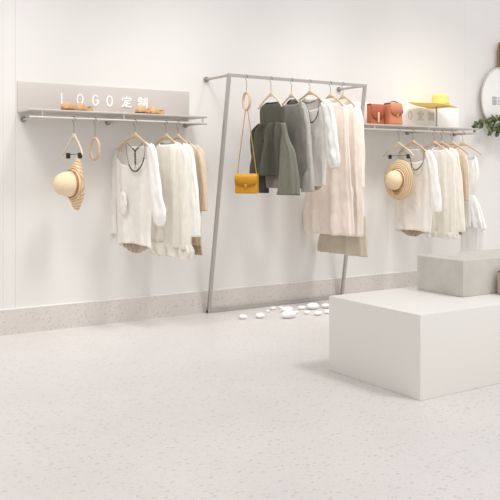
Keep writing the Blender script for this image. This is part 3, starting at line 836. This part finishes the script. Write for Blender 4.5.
# =========================================== ON THE SHELVES
def shoe(c, yaw, label, L=.195, W=.07, H=.056, left=1):
    R = Matrix.Rotation(math.radians(yaw), 3, 'Z')
    t = thing('flat_shoe', label, 'shoe', c, 'tan flat shoes on the left shelf')
    def outline(u):    # u 0 heel..1 toe -> half width, centre shift
        w = W/2*(.72+.28*math.sin(min(1, u*1.15)*PI*.62))*(1 if u < .82 else math.sqrt(max(0, 1-((u-.82)/.18)**2))*.98+.02)
        if u < .1: w *= math.sqrt(max(.02, 1-((.1-u)/.1)**2))
        return w, left*.006*math.sin(u*PI)
    N = 26
    bm = bmesh.new(); a_, b_ = [], []
    loops = []
    for z in (0, .013):
        lp = []
        for i in range(N+1): w, s = outline(i/N); lp.append((i/N*L-L/2, s+w*1.04, z))
        for i in range(N, -1, -1): w, s = outline(i/N); lp.append((i/N*L-L/2, s-w*1.04, z))
        loops.append([bm.verts.new(c+R@Vector(p)) for p in lp])
    for i in range(len(loops[0])):
        j = (i+1) % len(loops[0]); bm.faces.new((loops[0][i], loops[0][j], loops[1][j], loops[1][i]))
    bm.faces.new(loops[0]); bm.faces.new(loops[1])
    obj('sole', bm, M['sole'], t, auto=40)
    bm = bmesh.new(); K = 20; rings = []
    for i in range(N+1):
        u = i/N; w, s = outline(u); w = max(w, .004)
        h = H*(1.0 if u < .12 else (1-.45*math.sin(min(1, (u-.12)/.3)*PI/2) if u < .42 else .55+.42*math.sin((u-.42)/.3*PI/2) if u < .72 else .97*math.sqrt(max(.03, 1-((u-.72)/.285)**2))))
        op = 0 if u > .5 else .62*min(1, (.5-u)/.1)*(1 if u > .08 else .7)   # opening half-angle as fraction
        ring = []
        for k in range(K+1):
            f = k/K
            side = -1 if f < .5 else 1
            g = abs(f-.5)*2      # 1 at sole, 0 at top centre
            g = op+(1-op)*g
            an = g*PI/2
            y = side*w*math.sin(an)**.8 if g > 0 else 0; z = .009+h*math.cos(an)**.8 if g < 1 else .009
            if f == .5 and op > 0: y = 0
            ring.append(bm.verts.new(c+R@Vector((u*L-L/2, s+y, z))))
        rings.append((ring, op))
    for (A, oa), (B, ob) in zip(rings, rings[1:]):
        for k in range(K):
            if k in (K//2-1, K//2) and (oa > 0.01 or ob > 0.01): continue
            bm.faces.new((A[k], A[k+1], B[k+1], B[k]))
    obj('upper', bm, M['shoe'], t, solid=.003)
    bm = bmesh.new(); lo = []
    for sgn in (1, -1):
        for i in (range(N+1) if sgn > 0 else range(N, -1, -1)):
            w, s = outline(i/N); lo.append(bm.verts.new(c+R@Vector((i/N*L-L/2, s+sgn*w*.93, .0105))))
    bm.faces.new(lo); obj('insole', bm, M['lining'], t, smooth=False)
    return t
zs = 1.6525
for u, lab, yw, lf in ((70.5, 'tan suede flat shoe, leftmost of the four on the left shelf', 215, 1), (84, 'tan suede flat shoe, second from the left on the left shelf', 215, -1),
                   (143.5, 'tan suede flat shoe, third from the left on the left shelf', 215, 1), (156.5, 'tan suede flat shoe, rightmost of the four on the left shelf', 215, -1)):
    p = onZ(u, 110+(u-70)*.045, zs); p = onY(u, 108, -.235 if lf > 0 else -.185); p.z = zs
    shoe(p, yw, lab, left=lf)

# brown bags
c = onY(375.5, 122, -.16); c.z = 1.6525
handbag('handbag', 'rust brown leather flap bag with a light clasp strip, leftmost on the right shelf', 'bag', c, 0, .17, .195, .07, 'rust', 'edge', flap=.72, clasp='lining', belt=True)
c = onY(392.5, 122, -.19); c.z = 1.6525
handbag('handbag', 'lighter tan leather satchel with curved flap, right of the rust brown bag', 'bag', c, 0, .175, .21, .13, 'tan', 'edge', flap=.55, taper=.12, handle=True)

# yellow hat on a stand
sp = onY(436.5, 125, -.165); sp.z = 1.6525
zh = onY(436.5, 107, -.165).z
t = thing('hat_stand', 'slim metal stand under the yellow hat on the right shelf', 'hat stand', sp)
bm = bmesh.new(); disc(bm, sp+Vector((0, 0, .004)), (0, 0, 1), .05, .008, 32); obj('base', bm, M['steel'], t, auto=40)
bm = bmesh.new(); tube(bm, [sp+Vector((0, 0, .008)), Vector((sp.x, sp.y, zh+.02))], .007, 10); obj('pole', bm, M['disc'], t, auto=40)
bm = bmesh.new(); bmesh.ops.create_uvsphere(bm, u_segments=20, v_segments=10, radius=.022, matrix=Matrix.Translation((sp.x, sp.y, zh+.03))); obj('knob', bm, M['steel'], t)
t = thing('sun_hat', 'yellow wide-brimmed floppy hat on a stand on the right shelf', 'hat', (sp.x, sp.y, zh))
seg = 72
def hatring(r, fn): return [fn(2*PI*s/seg, r) for s in range(seg)]
cxo = .055      # the crown sits a little to the right over the stand
bm = bmesh.new(); rings = []
CR = .088
for i in range(12):
    if i < 7:
        a = i/6; r = CR*(.05+.85*math.sin(a*PI/2)); z = zh+.140-.030*(1-math.cos(a*PI/2))
    else:
        q = (i-6)/5; r = CR*(.9+.12*q); z = zh+.110-.102*q
    rings.append([bm.verts.new((sp.x+cxo+math.cos(2*PI*s/seg)*r, sp.y+math.sin(2*PI*s/seg)*r, z)) for s in range(seg)])
for A, B in zip(rings, rings[1:]):
    for s in range(seg): bm.faces.new((A[s], A[(s+1) % seg], B[(s+1) % seg], B[s]))
bm.faces.new(rings[0]); obj('crown', bm, M['yellow'], t, solid=.004)
bm = bmesh.new(); rings = []
for i in range(13):
    q = i/12; ring = []
    for s in range(seg):
        a = 2*PI*s/seg; ca_, sa_ = math.cos(a), math.sin(a)
        rx = (.40 if ca_ < 0 else .23); ry = .145
        r0 = CR*1.02
        x = cxo*(1-q*.6)+ca_*(r0+(rx-r0)*q); y = sa_*(r0+(ry-r0)*q)
        lift = (.028*q*q*(-ca_) if ca_ < 0 else -.004*q)+.008*q*math.sin(3*a+.5)-.018*math.sin(q*PI)*max(0, -ca_)
        ring.append(bm.verts.new((sp.x+x, sp.y+y, zh+.008+lift)))
    rings.append(ring)
for A, B in zip(rings, rings[1:]):
    for s in range(seg): bm.faces.new((A[s], A[(s+1) % seg], B[(s+1) % seg], B[s]))
obj('brim', bm, M['yellow'], t, solid=.005)
bm = bmesh.new(); rings = []
for z in (.014, .026, .038): rings.append([bm.verts.new((sp.x+cxo+math.cos(2*PI*s/seg)*CR*1.035, sp.y+math.sin(2*PI*s/seg)*CR*1.035, zh+z)) for s in range(seg)])
for A, B in zip(rings, rings[1:]):
    for s in range(seg): bm.faces.new((A[s], A[(s+1) % seg], B[(s+1) % seg], B[s]))
obj('ribbon', bm, M['ribbon'], t, solid=.003)

# taupe bag at the right edge on the white plinth
c = onZ(496.5, 294.5, .45)+Vector((.11, -.03, .0))
c.z = .4505
handbag('handbag', 'taupe leather bag on the white plinth, cut off by the photo edge', 'bag', c, 0, .2, .14, .08, 'taupe', 'brown', flap=.6, clasp='brown')

# =========================================== ROUND WALL SIGN
yc = -.045
sc = onY(503.5, 100, yc); RD = (onY(503.5, 67.5, yc).z-sc.z)
t = thing('hanging_sign', 'round white wall sign in a metal hoop hanging from a brown strap', 'sign', (sc.x, 0, sc.z-RD))
bm = bmesh.new(); tube(bm, [sc+Vector((math.cos(a)*RD, 0, math.sin(a)*RD)) for a in [2*PI*i/72 for i in range(72)]], .009, 10, closed=True, hint=(0, 1, 0)); obj('hoop', bm, M['hoop'], t)
bm = bmesh.new(); disc(bm, sc, (0, 1, 0), RD-.007, .008, 72); obj('disc', bm, M['acryl'], t, auto=40)
gx = onY(491.8, 101, yc).x; gh = onY(493, 97, yc).z-onY(493, 104.3, yc).z; gw = .075; zz = onY(493, 104.3, yc).z
for i, g in enumerate(('qu', 'E', 'L', 'O')):
    bm = bmesh.new(); glyph(bm, g, (gx+i*(gw+.012), yc-.005, zz), gw, gh, .003, .009); obj('character' if i == 0 else 'letter', bm, M['letterg'], t, smooth=False)
bm = bmesh.new()
pz = onY(500, 44, yc).z
W_ = .11
sx = sc.x-.012
path = [(sx, yc-.016, sc.z+RD-.02), (sx, yc-.018, sc.z+RD+.03), (sx, yc-.016, pz-.03), (sx, yc, pz+.02), (sx, yc+.018, pz-.03), (sx, yc+.016, sc.z+RD+.0), (sx, yc, sc.z+RD-.028), (sx, yc-.016, sc.z+RD-.02)]
P = catmull(path, 5)
tube(bm, P, [.0035]*len(P), 4, True, False, [W_/2*.7]*len(P), True, hint=(0, 1, 0)) if False else None
rings = []
for p in P: rings.append((bm.verts.new(p+Vector((-W_/2, 0, 0))), bm.verts.new(p+Vector((W_/2, 0, 0)))))
for A, B in zip(rings, rings[1:]): bm.faces.new((A[0], A[1], B[1], B[0]))
obj('strap', bm, M['strapb'], t, solid=.005)
bm = bmesh.new(); tube(bm, [(sx, -.0, pz), (sx, yc-.05, pz)], .015, 14)
tag(obj('wall_peg', bm, M['woodp'], auto=40), 'short round wooden peg in the wall that the round sign hangs on', 'peg')

# eucalyptus spray at the foot of the sign
t = thing('leafy_branch', 'spray of small green leaves fixed across the bottom of the round sign', 'branch', (sc.x-.1, -.08, sc.z-RD))
stems = []
def lp(u, v, y=-.12): return onY(u, v, y)
spine = [[lp(506, 122), lp(500, 120), lp(494, 122), lp(487, 123), lp(480, 123.5), lp(476.5, 127)],
         [lp(506, 122, -.1), lp(500, 126, -.14), lp(494, 128, -.15), lp(490, 131, -.14)],
         [lp(506, 120, -.12), lp(501, 117, -.13), lp(495, 118, -.12), lp(489, 120, -.10)],
         [lp(506, 122, -.1), lp(502, 128, -.14), lp(497, 132, -.14)],
         [lp(506, 122, -.1), lp(514, 118, -.12), lp(522, 121, -.13), lp(530, 127, -.12)],
         [lp(506, 122, -.1), lp(513, 126, -.14), lp(520, 131, -.13)]]
bm = bmesh.new(); bl = [bmesh.new(), bmesh.new()]
rnd = random.Random(5)
for sp_ in spine:
    P = catmull(sp_, 8); tube(bm, P, [.003*(1-.6*i/len(P)) for i in range(len(P))], 6)
    for i in range(2, len(P), 2):
        for s in (-1, 1):
            if rnd.random() < .12: continue
            base = P[i]; L = rnd.uniform(.045, .08); Wl = L*.36
            tt = (P[min(i+1, len(P)-1)]-P[i-1]).normalized()
            d = (tt*.8+Vector((rnd.uniform(-.4, .4), rnd.uniform(-.8, .3), s*rnd.uniform(.3, .9)))).normalized()
            side = d.cross(Vector((rnd.uniform(-.5, .5), -1, rnd.uniform(-.5, .5)))).normalized(); nn = d.cross(side)
            b = bl[rnd.random() < .45]
            prev = None
            for q in range(6):
                f = q/5; w = Wl*math.sin(min(.98, f*.94+.03)*PI)**.8
                c_ = base+d*(L*f)+nn*(-.008*math.sin(f*PI))
                cur = [b.verts.new(c_-side*w+nn*.004), b.verts.new(c_), b.verts.new(c_+side*w+nn*.004)]
                if prev:
                    b.faces.new((prev[0], prev[1], cur[1], cur[0])); b.faces.new((prev[1], prev[2], cur[2], cur[1]))
                prev = cur
obj('stem', bm, M['stem'], t)
obj('leaves', bl[0], M['leaf'], t, solid=.001, kind='stuff', recalc=False); obj('leaves', bl[1], M['leafd'], t, solid=.001, kind='stuff', label='darker leaves', recalc=False)

# =========================================== WHITE PEBBLES
stones = [(243, 319, .075), (260, 318, .085), (273, 309.5, .07), (268, 312, .045), (287, 312, .11), (288.5, 318, .12), (281, 309, .05), (302, 309.5, .08), (296, 313.5, .05),
          (313, 309, .12), (325.5, 308, .09), (318, 315, .085), (307, 314, .06), (328, 313.5, .075), (333, 309, .09)]
where = ['leftmost of all, lying alone on the floor', 'second from the left, lying apart on the floor', 'tall one touching the base rail of the rack, left end of the scatter', 'small, just left of the big front pebbles',
         'large, lying behind the largest front pebble', 'largest of all, front middle of the scatter', 'small, between the left tall one and the large one', 'medium, against the rack base rail in the middle',
         'small, in the front middle gap right of the largest', 'long, along the rack base rail on the right side', 'round, third from the plinth at the back', 'flat, front of the right group',
         'small, left of the flat front right pebble', 'beside the corner of the white plinth', 'partly hidden behind the white plinth corner']
for i, (u, v, w) in enumerate(stones):
    p = onZ(u, v, 0)
    p.y = min(p.y, -.06-w*.40)
    rnd = random.Random(i*7+1)
    bm = bmesh.new(); bmesh.ops.create_icosphere(bm, subdivisions=3, radius=1)
    a = rnd.uniform(-.5, .5)+.0
    h = w*.17*rnd.uniform(1.1, 1.5)
    sx_, sy_ = w*.5*rnd.uniform(.95, 1.1), w*.5*rnd.uniform(.6, .8)
    zmin = 9
    for q in bm.verts:
        k = 1+.12*noise.noise(q.co*1.3+Vector((i*3, 0, 0)))
        x, y, z = q.co*k
        q.co = Vector((x*sx_*math.cos(a)-y*sy_*math.sin(a), x*sx_*math.sin(a)+y*sy_*math.cos(a), z*h)); zmin = min(zmin, q.co.z)
    for q in bm.verts: q.co.z -= zmin
    for q in bm.verts: q.co += p
    tag(obj('pebble', bm, M['pebble']), 'white pebble, '+where[i], 'pebble', 'white pebbles on the floor at the foot of the tall rack')

# ------------------------------------------------------------------ light
WORLD = .83
w = bpy.data.worlds.new('world'); bpy.context.scene.world = w; w.use_nodes = True
nt = w.node_tree; bg = nt.nodes['Background']; bg.inputs[1].default_value = WORLD
tc = nt.nodes.new('ShaderNodeTexCoord'); dp = nt.nodes.new('ShaderNodeVectorMath'); dp.operation = 'DOT_PRODUCT'
dp.inputs[1].default_value = Vector((.36, -.42, .83)).normalized()
nt.links.new(tc.outputs['Generated'], dp.inputs[0])
rp = nt.nodes.new('ShaderNodeMapRange'); rp.inputs[1].default_value = -1; rp.inputs[2].default_value = 1; rp.inputs[3].default_value = 0; rp.inputs[4].default_value = 1
nt.links.new(dp.outputs['Value'], rp.inputs[0])
cr = nt.nodes.new('ShaderNodeValToRGB'); nt.links.new(rp.outputs[0], cr.inputs[0])
cr.color_ramp.elements[0].color = (.46, .435, .42, 1); cr.color_ramp.elements[0].position = .22
cr.color_ramp.elements[1].color = (1, .995, .988, 1); cr.color_ramp.elements[1].position = .75
nt.links.new(cr.outputs[0], bg.inputs[0])
def area(name, loc, target, size, sy, power, col=(1, .98, .95)):
    l = bpy.data.lights.new(name, 'AREA'); l.shape = 'RECTANGLE'; l.size = size; l.size_y = sy; l.energy = power; l.color = col
    o = bpy.data.objects.new(name, l); COL.objects.link(o); o.location = loc
    o.rotation_euler = (Vector(target)-Vector(loc)).to_track_quat('-Z', 'Y').to_euler(); return o
s = bpy.data.lights.new('key_sun', 'SUN'); s.energy = .95; s.angle = math.radians(11); s.color = (1, .99, .975)
so = bpy.data.objects.new('key_sun', s); COL.objects.link(so); so.location = (4, -3, 5)
so.rotation_euler = Vector((-.22, .42, -.85)).to_track_quat('-Z', 'Y').to_euler()

for i, x in enumerate((1.0, 2.5, 4.0, 5.3)):
    area('garment_fill', (x, -1.35, 3.3), (x+.9, -.30, 1.2), .7, .5, 4.6, (1, .985, .965)).data.spread = math.radians(75)  # added fill lamps out of view, brightening the hanging clothes

# ------------------------------------------------------------------ camera
cam = bpy.data.cameras.new('camera'); co = bpy.data.objects.new('camera', cam); COL.objects.link(co)
cam.sensor_width = 36; cam.lens = F/500*36; cam.shift_x = 0; cam.shift_y = (HZ-250)/500
cam.clip_end = 100
co.location = CAM; co.rotation_euler = Vector((CA, SA, 0)).to_track_quat('-Z', 'Y').to_euler()
sc_ = bpy.context.scene; sc_.camera = co
sc_.view_settings.view_transform = 'Standard'; sc_.view_settings.look = 'None'; sc_.view_settings.gamma = 1
sc_.view_settings.use_curve_mapping = False; sc_.view_settings.exposure = 0
